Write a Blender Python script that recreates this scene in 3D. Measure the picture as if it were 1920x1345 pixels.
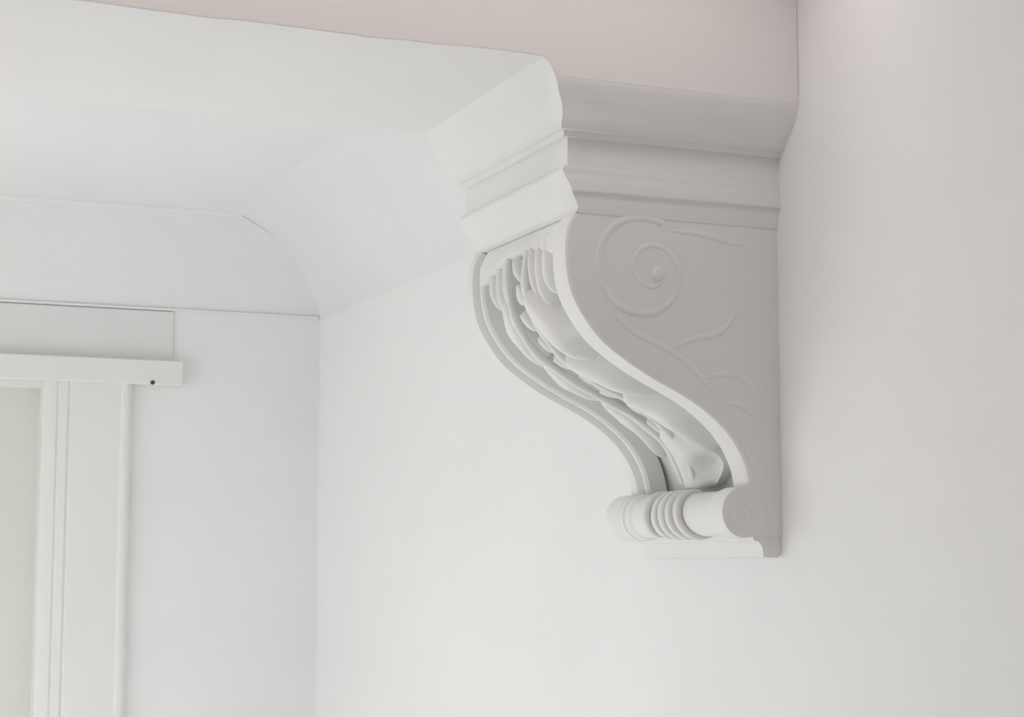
import bpy, bmesh, math, random
from mathutils import Matrix, Vector, noise
random.seed(4)
for o in list(bpy.data.objects):
    bpy.data.objects.remove(o)
SC = bpy.context.scene
COL = SC.collection
EYE = 1.6                      # camera height; every z below is given relative to the eye

# ------------------------------------------------------------------ camera
cam = bpy.data.cameras.new('camera')
cam.sensor_width = 36.0
cam.lens = 3344.468 / 1920 * 36.0
cam.clip_start = 0.05
camo = bpy.data.objects.new('camera', cam)
COL.objects.link(camo)
right = Vector((0.92246, -0.38629, 0.0)).normalized()
fwd = Vector((0.38363, 0.91628, 0.11519)).normalized()
right = (right - fwd * right.dot(fwd)).normalized()
up = right.cross(fwd)
m = Matrix((right, up, -fwd)).transposed().to_4x4()
m.translation = (0, 0, EYE)
camo.matrix_world = m
SC.camera = camo

# ------------------------------------------------------------------ light and exposure
SC.view_settings.view_transform = 'Standard'
SC.view_settings.look = 'None'
SC.view_settings.exposure = 0.0
SC.view_settings.gamma = 1.0
SC.view_settings.use_curve_mapping = False
w = bpy.data.worlds.new('sky')
SC.world = w
w.use_nodes = True
w.node_tree.nodes['Background'].inputs[0].default_value = (0.85, 0.93, 1.0, 1)
w.node_tree.nodes['Background'].inputs[1].default_value = 0.06


def area(name, loc, target, sx, sy, power, col):
    l = bpy.data.lights.new(name, 'AREA')
    l.shape = 'RECTANGLE'
    l.size, l.size_y = sx, sy
    l.energy = power
    l.color = col
    o = bpy.data.objects.new(name, l)
    COL.objects.link(o)
    o.location = loc
    d = (Vector(target) - Vector(loc)).normalized()
    o.rotation_euler = d.to_track_quat('-Z', 'Y').to_euler()
    return o


# daylight through the two windows of the left wall beyond the beam
area('window_daylight', (-0.79, 3.60, EYE - 0.30), (1.0, 3.60, EYE - 0.30), 1.2, 1.2, 12.2, (1.0, 1.0, 0.99))
area('window_daylight', (-0.79, 2.30, EYE - 0.85), (1.0, 2.30, EYE - 0.85), 1.0, 1.2, 9.0, (1.0, 1.0, 0.99))
o = area('window_skylight', (-0.79, 3.0, EYE - 0.20), (0.4, 3.0, EYE - 1.6), 1.2, 1.2, 34.5, (1.0, 1.0, 0.99))  # added tilted panel inside the room, aimed at the floor for bounce
o.data.spread = 1.2
# warm strip lamp on the ceiling of the near hall, close to the beam
area('hall_lamp_light', (0.52, 1.95, EYE + 0.89), (0.52, 1.95, EYE), 1.5, 0.06, 1.48, (1.0, 0.84, 0.79))
# unseen fill behind the camera, added to warm the near faces
area('front_door_daylight', (0.2, -1.05, EYE - 0.2), (0.2, 2.0, EYE - 0.2), 0.9, 1.6, 3.2, (1.0, 0.80, 0.70))
SC.cycles.use_denoising = True
SC.cycles.max_bounces = 12
SC.cycles.diffuse_bounces = 8


# ------------------------------------------------------------------ materials
def paint(name, col, rough=0.55, bump=0.05, scale=60.0, mottle=0.015, mscale=3.0):
    mt = bpy.data.materials.new(name)
    mt.use_nodes = True
    n, l = mt.node_tree.nodes, mt.node_tree.links
    b = n['Principled BSDF']
    b.inputs['Roughness'].default_value = rough
    b.inputs['Specular IOR Level'].default_value = 0.25
    tc = n.new('ShaderNodeTexCoord')
    ns = n.new('ShaderNodeTexNoise')
    ns.inputs['Scale'].default_value = mscale
    ns.inputs['Detail'].default_value = 6
    l.new(tc.outputs['Object'], ns.inputs['Vector'])
    r = n.new('ShaderNodeValToRGB')
    c0 = [max(0, c * (1 - mottle)) for c in col]
    c1 = [min(1, c * (1 + mottle)) for c in col]
    r.color_ramp.elements[0].color = (*c0, 1)
    r.color_ramp.elements[1].color = (*c1, 1)
    r.color_ramp.elements[0].position = 0.3
    r.color_ramp.elements[1].position = 0.7
    l.new(ns.outputs['Fac'], r.inputs['Fac'])
    l.new(r.outputs['Color'], b.inputs['Base Color'])
    if bump:
        n2 = n.new('ShaderNodeTexNoise')
        n2.inputs['Scale'].default_value = scale
        n2.inputs['Detail'].default_value = 4
        l.new(tc.outputs['Object'], n2.inputs['Vector'])
        bp = n.new('ShaderNodeBump')
        bp.inputs['Strength'].default_value = bump
        bp.inputs['Distance'].default_value = 0.004
        l.new(n2.outputs['Fac'], bp.inputs['Height'])
        l.new(bp.outputs['Normal'], b.inputs['Normal'])
    return mt


M_WALL = paint('wall_paint', (0.82, 0.82, 0.82))
M_CEIL = paint('ceiling_paint', (0.765, 0.77, 0.77))
M_PLASTER = paint('corbel_plaster_paint', (0.79, 0.79, 0.785), 0.5, 0.05, 45.0)
M_BEAM = paint('beam_paint', (0.80, 0.79, 0.785), 0.6, 0.06, 40.0)
M_GLOSS = paint('door_gloss_paint', (0.79, 0.79, 0.77), 0.35, 0.02)
M_FRIEZE = paint('frieze_grey_paint', (0.745, 0.75, 0.745), 0.5, 0.04)  # one even tone, slightly greyer than the lintel
M_DOOR = paint('door_leaf_paint', (0.71, 0.72, 0.67), 0.4, 0.03)
M_FLOOR = paint('floor_carpet', (0.43, 0.43, 0.43), 0.5, 0.05, 20, 0.15, 5)
M_NAIL = paint('dark_nail', (0.06, 0.055, 0.05), 0.5, 0)


# ------------------------------------------------------------------ helpers
def mesh(name, vs, fs, mat, parent=None, smooth=None, off=(0, 0, 0), bevel=0.0):
    """vs in room coordinates with z relative to the eye; OFF is the parent's place."""
    me = bpy.data.meshes.new(name)
    ox, oy, oz = off
    me.from_pydata([(v[0] - ox, v[1] - oy, v[2] + EYE - oz) for v in vs], [], fs)
    me.validate()
    bm = bmesh.new()
    bm.from_mesh(me)
    bmesh.ops.recalc_face_normals(bm, faces=bm.faces)
    bm.to_mesh(me)
    bm.free()
    me.materials.append(mat)
    o = bpy.data.objects.new(name, me)
    COL.objects.link(o)
    if parent:
        o.parent = parent
    if smooth is not None:
        me.polygons.foreach_set('use_smooth', [True] * len(me.polygons))
        me.set_sharp_from_angle(angle=math.radians(smooth))
    if bevel:
        md = o.modifiers.new('bevel', 'BEVEL')
        md.width = bevel
        md.segments = 3
        md.limit_method = 'ANGLE'
        md.angle_limit = math.radians(40)
        me.polygons.foreach_set('use_smooth', [True] * len(me.polygons))
        md.harden_normals = True
    return o


def box(x0, x1, y0, y1, z0, z1, VS=None, FS=None):
    vs = VS if VS is not None else []
    fs = FS if FS is not None else []
    b = len(vs)
    vs += [(x, y, z) for z in (z0, z1) for y in (y0, y1) for x in (x0, x1)]
    fs += [tuple(b + i for i in f) for f in ((0, 2, 3, 1), (4, 5, 7, 6), (0, 1, 5, 4), (2, 6, 7, 3), (0, 4, 6, 2), (1, 3, 7, 5))]
    return vs, fs


def extrude_y(prof, y0, y1):
    """closed XZ polygon extruded along the hall"""
    n = len(prof)
    vs = [(x, y0, z) for x, z in prof] + [(x, y1, z) for x, z in prof]
    fs = [tuple(range(n)), tuple(range(2 * n - 1, n - 1, -1))]
    fs += [(i, (i + 1) % n, n + (i + 1) % n, n + i) for i in range(n)]
    return vs, fs


def tube(pts, rads, nseg=8, vs=None, fs=None, flat=1.0, flat_axis=None):
    """tapered tube along points; FLAT squeezes it along FLAT_AXIS"""
    vs = [] if vs is None else vs
    fs = [] if fs is None else fs
    b = len(vs)
    P = [Vector(p) for p in pts]
    n = len(P)
    ref = Vector(flat_axis) if flat_axis else Vector((0, 1, 0))
    for i in range(n):
        t = (P[min(i + 1, n - 1)] - P[max(i - 1, 0)]).normalized()
        a = ref - t * ref.dot(t)
        a = a.normalized() if a.length > 1e-4 else t.orthogonal().normalized()
        c = t.cross(a)
        for k in range(nseg):
            th = 2 * math.pi * k / nseg
            vs.append(tuple(P[i] + a * (math.cos(th) * rads[i] * flat) + c * (math.sin(th) * rads[i])))
    for i in range(n - 1):
        for k in range(nseg):
            k2 = (k + 1) % nseg
            fs.append((b + i * nseg + k, b + i * nseg + k2, b + (i + 1) * nseg + k2, b + (i + 1) * nseg + k))
    fs.append(tuple(b + k for k in range(nseg))[::-1])
    fs.append(tuple(b + (n - 1) * nseg + k for k in range(nseg)))
    return vs, fs


def structure(o):
    o['kind'] = 'structure'
    return o


# ------------------------------------------------------------------ the room
XW, XL = 1.341, -0.80            # right and left wall
YF, YB = 4.52, -1.2              # far and back wall
ZC, ZN = 0.857, 0.90             # ceiling beyond the beam, ceiling of the near hall
ZFLOOR = -EYE
Y_BEAM0, Y_BEAM1 = 2.14, 2.615

structure(mesh('floor', *box(XL - .2, XW + .2, YB - .2, YF + .2, ZFLOOR - .1, ZFLOOR), M_FLOOR))
structure(mesh('wall_right', *box(XW, XW + .2, YB - .2, YF + .2, ZFLOOR, 1.1), M_WALL))
structure(mesh('wall_back', *box(XL - .2, XW + .2, YB - .2, YB, ZFLOOR, 1.1), M_WALL))
# far wall with the door opening
DX0, DX1, DZ = -0.16, 0.628, 0.45
vs, fs = box(DX1, XW, YF, YF + .2, ZFLOOR, 1.1)
box(XL, DX0, YF, YF + .2, ZFLOOR, 1.1, vs, fs)
box(DX0, DX1, YF, YF + .2, DZ, 1.1, vs, fs)
structure(mesh('wall_far', vs, fs, M_WALL))
# left wall with its two window openings
WINDOWS = [(3.00, 4.20, -.90, .30), (1.80, 2.80, -1.45, -.25)]
(a0, a1, a2, a3), (b0, b1, b2, b3) = WINDOWS
vs, fs = box(XL - .2, XL, YB - .2, b0, ZFLOOR, 1.1)
box(XL - .2, XL, b1, a0, ZFLOOR, 1.1, vs, fs)
box(XL - .2, XL, a1, YF + .2, ZFLOOR, 1.1, vs, fs)
for y0, y1, z0, z1 in WINDOWS:
    box(XL - .2, XL, y0, y1, z1, 1.1, vs, fs)
    box(XL - .2, XL, y0, y1, ZFLOOR, z0, vs, fs)
structure(mesh('wall_left', vs, fs, M_WALL))
for k, (y0, y1, z0, z1) in enumerate(WINDOWS):
    vs, fs = box(XL - .02, XL + .009, y0 - .08, y0, z0 - .08, z1 + .08)
    box(XL - .02, XL + .009, y1, y1 + .08, z0 - .08, z1 + .08, vs, fs)
    box(XL - .02, XL + .009, y0, y1, z1, z1 + .08, vs, fs)
    box(XL - .02, XL + .03, y0, y1, z0 - .08, z0, vs, fs)
    structure(mesh('window_%d' % (k + 1), vs, fs, M_GLOSS, bevel=.004))
vs, fs = box(XL - .2, XW + .2, Y_BEAM1 - .1, YF + .2, ZC, ZC + .25)
box(XL - .2, XW + .2, YB - .2, Y_BEAM0 + .1, ZN, ZN + .25, vs, fs)
structure(mesh('ceiling', vs, fs, M_CEIL))

# coved cornice: (out from the wall, below the ceiling)
COVE = [(0.0, -.209), (.006, -.209), (.007, -.203), (.003, -.201), (.006, -.188), (.015, -.173), (.029, -.154), (.047, -.130), (.068, -.102), (.092, -.076), (.122, -.052),
        (.158, -.034), (.200, -.022), (.240, -.015), (.255, -.013), (.258, -.009), (.285, -.008), (.290, -.004), (.302, -.001), (.302, .01), (0, .01)]
# the run on the right wall is modelled smooth, without beads
COVE_SOFT = [(0.0, -.214), (.0015, -.205), (.006, -.188), (.015, -.173), (.029, -.154), (.047, -.130), (.068, -.102), (.092, -.076), (.122, -.052),
             (.158, -.034), (.200, -.020), (.240, -.011), (.270, -.005), (.310, -.0005), (.310, .01), (0, .01)]


def cornice(name, wall):
    pr = COVE if wall == 'far' else COVE_SOFT
    n = len(pr)
    A, B = [], []
    for e, dz in pr:
        if wall == 'far':
            A.append((XL, YF - e, ZC + dz)); B.append((XW - e, YF - e, ZC + dz))
        elif wall == 'right':
            A.append((XW - e, YF - e, ZC + dz)); B.append((XW - e, Y_BEAM1 - .02, ZC + dz))
    vs = A + B
    fs = [(i, (i + 1) % n, n + (i + 1) % n, n + i) for i in range(n)]
    fs += [tuple(range(n)), tuple(range(2 * n - 1, n - 1, -1))]
    return structure(mesh(name, vs, fs, M_CEIL, smooth=32))


cornice('trim_1', 'far')
cornice('trim_2', 'right')

# plastered beam across the hall; its lower near edge is a little uneven
ZS, ZB = 0.680, 0.655
xs = [XL + (0.9429 - XL) * i / 90 for i in range(91)]
prof = []
for i, x in enumerate(xs):
    prof.append((x, ZS + 0.0030 * noise.noise(Vector((x * 6.0, 0.3, 0))) + 0.0016 * noise.noise(Vector((x * 25.0, 4.3, 0)))))
prof += [(.947, .676), (.951, .672), (.955, .666), (.960, .660), (.964, ZB), (XW, ZB), (XW, 1.1), (XL, 1.1)]
structure(mesh('wall_overhead', *extrude_y(prof, Y_BEAM0, Y_BEAM1), M_BEAM, bevel=.002))

# ------------------------------------------------------------------ the door in the far wall
door = bpy.data.objects.new('door_1', None)
COL.objects.link(door)
door.location = ((DX0 + DX1) / 2, YF, 0)
door['kind'] = 'structure'
DO = tuple(door.location)


def jamb_profile(x0, sgn):
    # stepped and beaded architrave seen in plan: (distance from the opening, out from the wall)
    return [(x0 + sgn * a, YF - b) for a, b in ((-.001, -.12), (-.001, .018), (.004, .020), (.032, .020), (.034, .017), (.037, .017), (.039, .020), (.058, .021),
                                                  (.061, .017), (.065, .017), (.068, .020), (.190, .021), (.194, .026), (.199, .0275), (.206, .027), (.213, .023), (.220, .012), (.222, 0), (.222, -.01))]


for x0, sgn in ((DX1, 1), (DX0, -1)):
    pf = jamb_profile(x0, sgn)
    n = len(pf)
    vs = [(x, y, ZFLOOR) for x, y in pf] + [(x, y, DZ + .008) for x, y in pf]
    fs = [(i, (i + 1) % n, n + (i + 1) % n, n + i) for i in range(n)] + [tuple(range(n)), tuple(range(2 * n - 1, n - 1, -1))]
    mesh('architrave', vs, fs, M_GLOSS, door, smooth=30, off=DO)
# lintel board, frieze board above it
lx0, lx1 = DX0 - .345, 0.972
mesh('lintel', *box(lx0, lx1, YF - .034, YF + .0, DZ + .004, .517), M_GLOSS, door, off=DO, bevel=.004)
mesh('frieze', *box(lx0 + .02, 0.950, YF - .007, YF + .0, .517, .646), M_FRIEZE, door, off=DO, bevel=.003)
mesh('head_lining', *box(DX0, DX1, YF - .01, YF + .14, DZ - .012, DZ + .006), M_GLOSS, door, off=DO, bevel=.003)
# panelled leaf
leaf = mesh('door_leaf', *box(DX0 - .002, DX1 + .002, YF + .035, YF + .075, ZFLOOR + .01, DZ - .006), M_DOOR, door, off=DO, bevel=.003)
for px0, px1, pz0, pz1 in ((DX0 + .11, DX0 + .35, -.35, .31), (DX1 - .35, DX1 - .11, -.35, .31), (DX0 + .11, DX0 + .35, -1.35, -.55), (DX1 - .35, DX1 - .11, -1.35, -.55)):
    mesh('door_panel', *box(px0, px1, YF + .027, YF + .036, pz0, pz1), M_DOOR, leaf, off=DO, bevel=.006)

# nail left in the wall beside the lintel end
nv, nf = tube([(.894, YF - .034, .4585), (.894, YF - .038, .4585), (.894, YF - .040, .4585)], [.0055, .005, .003], 10)
nail = mesh('nail', nv, nf, M_NAIL, smooth=40)
nail['label'] = 'small dark nail head in the white lintel beside the door'
nail['category'] = 'nail'

# ------------------------------------------------------------------ the corbel
D, WD = 2.200, 0.390             # near face and depth along the hall
root = bpy.data.objects.new('corbel', None)
COL.objects.link(root)
root.location = (XW, D + WD / 2, EYE)
root['label'] = 'white plaster scroll corbel with carved acanthus leaves under the overhead beam end'
root['category'] = 'corbel'
CO = tuple(root.location)


def part(name, vs, fs, parent=None, smooth=35, bevel=0.0, mat=None):
    return mesh(name, vs, fs, mat or M_PLASTER, parent or root, smooth=smooth, off=CO, bevel=bevel)


# S curve of the front, top to bottom (x, z)
SP = [(1.0195, .4865), (1.0081, .4677), (1.0048, .4488), (1.0039, .4279), (1.0062, .4006), (1.0117, .3773), (1.0205, .3571), (1.0333, .3378), (1.047, .3200), (1.064, .3038),
      (1.1007, .2788), (1.1427, .2560), (1.1835, .2372), (1.2147, .2190), (1.2383, .2012), (1.2586, .1815), (1.2735, .1600), (1.2846, .1357), (1.2894, .1124)]


def catmull(P, k=8):
    out = []
    Q = [P[0]] + list(P) + [P[-1]]
    for i in range(1, len(Q) - 2):
        p0, p1, p2, p3 = Q[i - 1], Q[i], Q[i + 1], Q[i + 2]
        for j in range(k):
            t = j / k
            out.append(tuple(.5 * (2 * b + (c - a) * t + (2 * a - 5 * b + 4 * c - d) * t * t + (3 * b - 3 * c + d - a) * t ** 3) for a, b, c, d in zip(p0, p1, p2, p3)))
    out.append(tuple(P[-1]))
    return out


SF = catmull(SP)
for _ in range(10):                       # relax the traced curve a little
    SF = [SF[0]] + [tuple((a + 2 * b + c) / 4 for a, b, c in zip(SF[i - 1], SF[i], SF[i + 1])) for i in range(1, len(SF) - 1)] + [SF[-1]]
SL = [0.0]
for a, b in zip(SF, SF[1:]):
    SL.append(SL[-1] + math.dist(a, b))
LEN = SL[-1]


def on_s(u):
    """point and outward normal on the S curve at arc length u"""
    u = min(max(u, 0.0), LEN)
    lo, hi = 0, len(SL) - 1
    while hi - lo > 1:
        mid = (lo + hi) // 2
        if SL[mid] <= u: lo = mid
        else: hi = mid
    f = (u - SL[lo]) / max(1e-9, SL[hi] - SL[lo])
    x = SF[lo][0] + f * (SF[hi][0] - SF[lo][0]); z = SF[lo][1] + f * (SF[hi][1] - SF[lo][1])
    a, b = SF[max(lo - 4, 0)], SF[min(hi + 4, len(SF) - 1)]
    tx, tz = b[0] - a[0], b[1] - a[1]
    l = math.hypot(tx, tz)
    return x, z, tz / l, -tx / l          # normal points to -x / -z


def S3(u, y, h):
    x, z, nx, nz = on_s(u)
    return (x + nx * h, D + y, z + nz * h)


NU = 72
PANEL = -0.036


def panel(u):
    """depth of the sunk ground; it hollows out above the roll"""
    t = min(1, max(0, (u - .41) / .09))
    return PANEL - .011 * t * t * (3 - 2 * t)


US = [LEN * i / NU for i in range(NU + 1)]

# body behind the carved front
pf = [S3(u, 0, panel(u)) for u in US]
prof = [(1.03, .60)] + [(p[0], p[2]) for p in pf] + [(1.3385, .100), (1.3385, .060), (1.330, .041), (XW, .041), (XW, .60)]
body = part('body', *extrude_y(prof, D + .012, D + WD - .012))
# flat cheeks closing both sides, cut to the full outline of the scroll
pf = [S3(u, 0, -.0045) for u in US]
prof = [(1.022, .60)] + [(p[0], p[2]) for p in pf] + [(1.283, .1045), (1.266, .1040), (1.255, .096), (1.250, .080), (1.256, .060), (1.272, .0475), (1.302, .041), (XW, .041), (XW, .60)]
cheek = [part('side_panel', *extrude_y(prof, y, y + .010)) for y in (D + .006, D + WD - .016)]

# raised rims down both edges of the front
RIM_NEAR = [(.0075, PANEL - .004), (.0075, -.006), (.0060, -.0046), (.0066, -.002), (.009, 0), (.030, .0004), (.050, 0), (.055, -.002), (.058, -.006), (.060, -.012), (.061, -.020), (.061, PANEL - .004)]
RIM_FAR = [(.0075, PANEL - .004), (.0075, -.006), (.0060, -.0046), (.0066, -.002), (.009, 0), (.032, 0), (.036, -.004), (.039, -.010), (.042, -.011), (.045, -.008), (.051, -.008), (.055, -.012), (.056, PANEL - .004)]
for side in (0, 1):
    vs, fs = [], []
    RIM = RIM_NEAR if side == 0 else RIM_FAR
    n = len(RIM)
    for u in US + [LEN + .0]:
        for y, h in RIM:
            yy = y if side == 0 else WD - y
            vs.append(S3(u, yy, h))
    # curl the last ring under towards the roll
    for i, (y, h) in enumerate(RIM):
        x, yv, z = vs[-n + i]
        vs[-n + i] = (x + .004, yv, z - .006)
    for i in range(NU + 1):
        for k in range(n):
            k2 = (k + 1) % n
            fs.append((i * n + k, i * n + k2, (i + 1) * n + k2, (i + 1) * n + k))
    fs += [tuple(range(n)), tuple((NU + 1) * n + k for k in range(n))]
    part('rim', vs, fs, smooth=38)

# capital: rings of (front projection, side projection, z) from the top down
XF = 1.0038


def rings(name, R, smooth=30):
    vs, fs = [], []
    for of, os, z in R:
        far = D + WD + os * .3
        vs += [(XW, D - os, z), (XF - of, D - os, z), (XF - of, far, z), (XW, far, z)]
    for i in range(len(R) - 1):
        for k in range(4):
            k2 = (k + 1) % 4
            fs.append((4 * i + k, 4 * i + k2, 4 * i + 4 + k2, 4 * i + 4 + k))
    fs += [(3, 2, 1, 0), tuple(4 * (len(R) - 1) + k for k in range(4))]
    return part(name, vs, fs, smooth=smooth)


rings('crown_moulding', [(.050, .0597, .668), (.044, .0595, .654), (.040, .0575, .648), (.038, .054, .642), (.034, .050, .634), (.028, .044, .626), (.023, .036, .619), (.019, .027, .612),
                         (.017, .019, .604), (.016, .016, .597), (.010, .010, .596), (.009, .009, .588)])
rings('neck_block', [(.000, .001, .600), (.000, .001, .545)], smooth=30)
rings('lip_moulding', [(.004, .002, .549), (.007, .003, .546), (.008, .003, .541), (.006, .003, .537), (.005, .004, .534), (.001, .005, .526), (-.003, .0055, .519), (-.005, .0055, .515), (-.0065, .0005, .5135), (-.010, .000, .507), (-.014, -.001, .500),
                       (-.0165, -.002, .496), (-.0175, -.003, .492), (-.016, -.004, .487), (-.020, -.005, .485)])

# roll at the foot
RX, RZ, RR = 1.2801, 0.0745, 0.0335


def lathe_y(pr, cx, cz, n=40):
    """(y, radius) rings about an axis along the hall"""
    vs, fs = [], []
    for y, r in pr:
        for k in range(n):
            a = 2 * math.pi * k / n
            vs.append((cx + r * math.cos(a), y, cz + r * math.sin(a)))
    for i in range(len(pr) - 1):
        for k in range(n):
            k2 = (k + 1) % n
            fs.append((i * n + k, i * n + k2, (i + 1) * n + k2, (i + 1) * n + k))
    fs += [tuple(range(n)), tuple((len(pr) - 1) * n + k for k in range(n))]
    return vs, fs


roll = part('scroll_roll', *lathe_y([(D + .02, .0325), (D + WD - .02, .0325)], RX, RZ))
near_collar = [(D + .0055, .030), (D + .0055, .0355), (D + .0065, .0365), (D + .044, .0365), (D + .047, .0355), (D + .048, .0335), (D + .052, .0330)]
far_collar = [(2 * D + WD - y, r) for y, r in near_collar[:4]] + [(D + WD - .050, .0355), (D + WD - .053, .0335), (D + WD - .056, .0365), (D + WD - .062, .0375), (D + WD - .068, .0365), (D + WD - .071, .0335), (D + WD - .075, .0360), (D + WD - .081, .0365), (D + WD - .088, .0345), (D + WD - .092, .0325)]
for pr, ys, sg in ((near_collar, D + .0055, -1), (far_collar, D + WD - .0055, 1)):
    c = part('scroll_collar', *lathe_y(pr, RX, RZ))
    sp = []
    for i in range(41):
        t = i / 40
        a = math.radians(150 + 560 * t)
        r = .020 * (1 - t) + .003
        sp.append((RX - .002 + r * math.cos(a), ys, RZ - .001 + r * math.sin(a)))
    part('scroll_eye', *tube(sp, [.0030 - .0008 * i / 40 for i in range(41)], 6, flat=.5), c, smooth=60)

# claws of the leaf gripping the roll
for y, a1, rr, dy in ((.146, 300, .0052, -.034), (.170, 296, .0048, -.020), (.190, 292, .0052, -.012), (.212, 284, .0044, -.006), (.240, 262, .0050, .004)):
    pts, rad = [], []
    for i in range(25):
        t = i / 24
        a = math.radians(78 + (a1 - 78) * t)
        r = RR - .001 + .0045 * math.sin(math.pi * t)
        pts.append((RX + r * math.cos(a), D + y + dy * t * t, RZ + r * math.sin(a)))
        rad.append(rr * (0.80 + .45 * math.sin(math.pi * min(1, t * 1.15))) * max(.15, min(1, (1 - t) * 5)))
    part('leaf_claw', *tube(pts, rad, 10, flat=1.3), smooth=60)

# little stepped drop under the roll
part('foot_moulding', *extrude_y([(XW, .055), (1.290, .055), (1.2935, .0405), (1.2958, .0351), (1.302, .0335), (1.3075, .0290), (1.3098, .0230), (1.311, .0115), (1.334, .0105), (XW, .016)], D + .008, D + WD - .008), smooth=25)

# ---- acanthus carving on the front
YM = 0.203


def lobe(u0, y0, u1, y1, hw, bend=0.0, dome=.043, base=-.033, veins=0, ns=22, nt=14, tip=.45, lift=0.0, vein_depth=.0035, scoop=0, scoop_depth=.020, scoop_at=.74):
    """one leaf lobe: a long soft petal lying in the recess, veined, its round tip falling into the pocket beside the rim"""
    vs, fs = [], []
    cu, cy = (u0 + u1) / 2 - (y1 - y0) * bend, (y0 + y1) / 2 + (u1 - u0) * bend
    for i in range(ns + 1):
        s = math.sin(.5 * math.pi * i / ns)
        u = (1 - s) ** 2 * u0 + 2 * s * (1 - s) * cu + s * s * u1
        y = (1 - s) ** 2 * y0 + 2 * s * (1 - s) * cy + s * s * y1
        tu = 2 * (1 - s) * (cu - u0) + 2 * s * (u1 - cu)
        ty = 2 * (1 - s) * (cy - y0) + 2 * s * (y1 - cy)
        l = math.hypot(tu, ty) or 1
        e = math.sqrt(max(0.0, 1 - (max(0, s - (1 - tip)) / tip) ** 2))
        wd = max(hw * (0.24 + 0.76 * math.sin(.5 * math.pi * min(1, s / (1 - tip))) ** 1.2) * e, hw * .02)
        f = e ** .75 * min(1, s / .14) ** .6
        wd *= min(1, (s + .004) / .12) ** .6
        for j in range(nt + 1):
            t = -1 + 2 * j / nt
            d = max(0.0, 1 - t * t) ** .85
            h = base + (dome + lift * s) * d * f
            if veins:
                h -= vein_depth * (0.5 + 0.5 * math.cos(math.pi * t * veins)) * math.sin(math.pi * min(1, s * 1.05)) * d
            if scoop:
                h -= scoop_depth * math.exp(-((s - scoop_at) / .17) ** 2 - ((t - scoop * .45) / .40) ** 2)
            h = max(h, panel(u) - .003)
            h += .0016 * noise.noise(Vector((u * 45, y * 45, u0 * 9))) * d
            if j in (0, nt) or i == ns: h = panel(u) - .003
            vs.append(S3(u - ty / l * wd * t, y + tu / l * wd * t, h))
    m = nt + 1
    for i in range(ns):
        for j in range(nt):
            fs.append((i * m + j, i * m + j + 1, (i + 1) * m + j + 1, (i + 1) * m + j))
    return vs, fs


LOBES = [  # u0, y0, u1, y1, half width, bend
    (.084, .170, .240, .120, .038, -.12),
    (.204, .172, .346, .116, .037, -.13),
    (.312, .172, .466, .116, .039, -.10),
]
STRANDS = [(.0, .092, .118, .096, .019, -.02), (.0, .120, .138, .120, .016, -.02), (.0, .150, .122, .142, .014, -.02)]
for side in (0, 1):
    for k, (u0, y0, u1, y1, hw, b) in enumerate(STRANDS + LOBES):
        if side:
            y0, y1, b = 2 * YM - y0, 2 * YM - y1 - .006, -b
            hw *= .88
        u1 += random.uniform(-.006, .004)
        hw *= random.uniform(.94, 1.05)
        big = k >= len(STRANDS)
        part('leaf_lobe' if big else 'leaf_strand', *lobe(u0, y0, u1, y1, hw, b, veins=2 if big else 0, dome=(.041 if big else .029) - (.007 if side else 0),
                                lift=.003, scoop=(1 if side else -1) if big else 0, scoop_depth=.030, scoop_at=.80), smooth=60)
# two ribs running down the middle, closing towards the tip of the leaf
for sg, r in ((-1, .0068), (1, .0068)):
    pts, rad = [], []
    for i in range(61):
        t = i / 60
        y = YM + sg * (.034 - .016 * t ** 2) + .002 * t ** 3 + .0022 * math.sin(t * 19 + sg)
        pts.append(S3(LEN * (.015 + .965 * t), y, -.012 + .006 * math.sin(math.pi * t)))
        rad.append(r * (.80 + .30 * math.sin(t * 23 + 2 * sg) ** 2))
    part('leaf_rib', *tube(pts, rad, 10, flat=.9), smooth=60)
# small nodes lying in the channel between the ribs
for k in range(10):
    u0 = .030 + .0445 * k
    t = u0 / LEN
    yc = YM + .002 * t ** 3
    part('leaf_node', *lobe(u0, yc + .008 * (-1) ** k, u0 + .046 + random.uniform(-.008, .002), yc - .006 * (-1) ** k, .0150 - .004 * t, .1 * (-1) ** k, base=-.022, dome=.017, tip=.6, ns=10, nt=8), smooth=60)
# broad tip of the leaf curling over the roll
part('leaf_tip', *lobe(.405, YM, LEN + .003, YM - .030, .066, 0, base=-.030, dome=.032, veins=3, vein_depth=.004, tip=.16, scoop=-1, scoop_depth=.034, scoop_at=.82), smooth=60)
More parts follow.
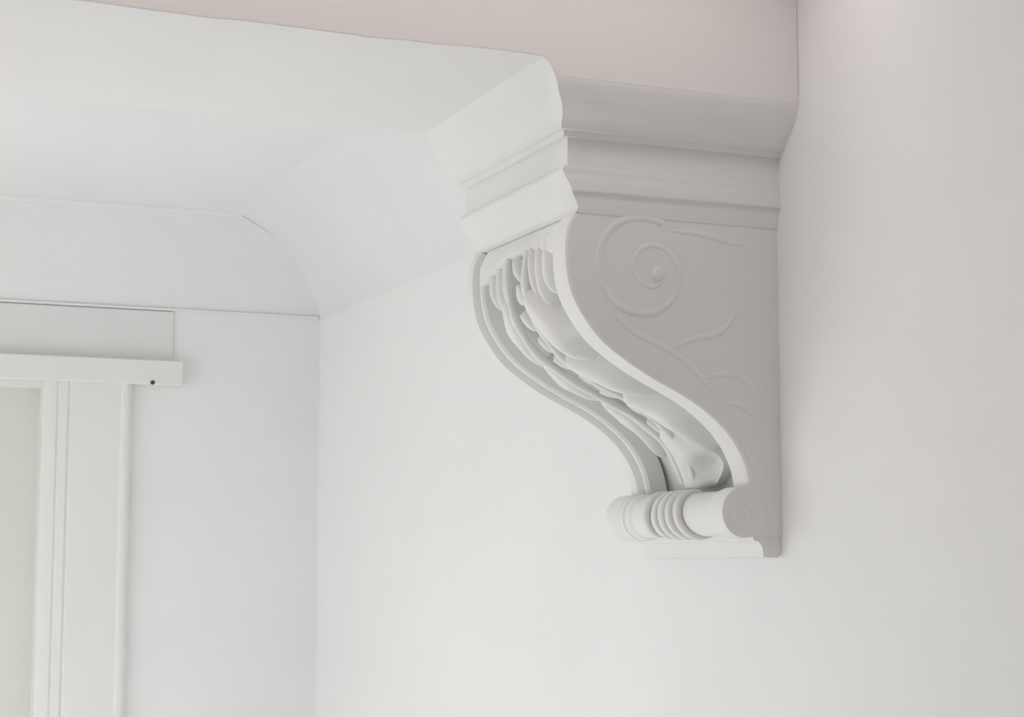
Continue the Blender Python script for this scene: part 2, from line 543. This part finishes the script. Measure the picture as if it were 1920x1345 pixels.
# plain band under the lip, its lower edge arched over the leaf
vs, fs = [], []
for i in range(25):
    y = .050 + (WD - .100) * i / 24
    ue = .030 + .032 * abs(2 * i / 24 - 1) ** 2.2
    vs += [S3(0, y, PANEL - .004), S3(0, y, -.004), S3(ue * .5, y, -.004), S3(ue - .003, y, -.005), S3(ue, y, -.009), S3(ue, y, PANEL - .004)]
for i in range(24):
    for k in range(6):
        k2 = (k + 1) % 6
        fs.append((i * 6 + k, i * 6 + k2, i * 6 + 6 + k2, i * 6 + 6 + k))
fs += [tuple(range(6)), tuple(24 * 6 + k for k in range(6))]
part('top_band', vs, fs, smooth=40)

# ---- low relief on both side faces: a volute with a tail and sprig
for ys, sg in ((D + .006, -1), (D + WD - .006, 1)):
    cx, cz = 1.116, .409
    sp, rad = [], []
    for i in range(91):
        t = i / 90
        a = math.radians(62 + 640 * t)
        r = .074 * (1 - t) ** .85 + .006
        sp.append((cx + .0 + .030 * t + r * math.cos(a), ys, cz - .002 * t + r * math.sin(a)))
        rad.append(.0056 - .0024 * t)
    vol = part('side_volute', *tube(sp, rad, 8, flat=.42), smooth=60)
    vs, fs = lathe_y([(ys + .001 * -sg, .011), (ys + sg * .003, .009), (ys + sg * .0045, .005)], cx + .030, cz - .002, 16)
    part('volute_eye', vs, fs, vol, smooth=60)
    tail = [(1.080, .345), (1.110, .322), (1.150, .306), (1.185, .287), (1.215, .262), (1.240, .236), (1.262, .205), (1.284, .165), (1.300, .13)]
    tf = catmull(tail, 6)
    part('side_stem', *tube([(x, ys, z) for x, z in tf], [.0050 - .0022 * i / len(tf) for i in range(len(tf))], 8, flat=.40), smooth=60)
    for L in ([(1.170, .470), (1.21, .470), (1.255, .462), (1.282, .458)], [(1.165, .300), (1.20, .318), (1.235, .325), (1.262, .345), (1.268, .365)], [(1.215, .262), (1.25, .270), (1.285, .262), (1.305, .240)], [(1.245, .228), (1.275, .228), (1.30, .208)]):
        lf = catmull(L, 5)
        part('side_sprig', *tube([(x, ys, z) for x, z in lf], [.0022 + .0028 * math.sin(math.pi * i / (len(lf) - 1)) for i in range(len(lf))], 8, flat=.42), smooth=60)
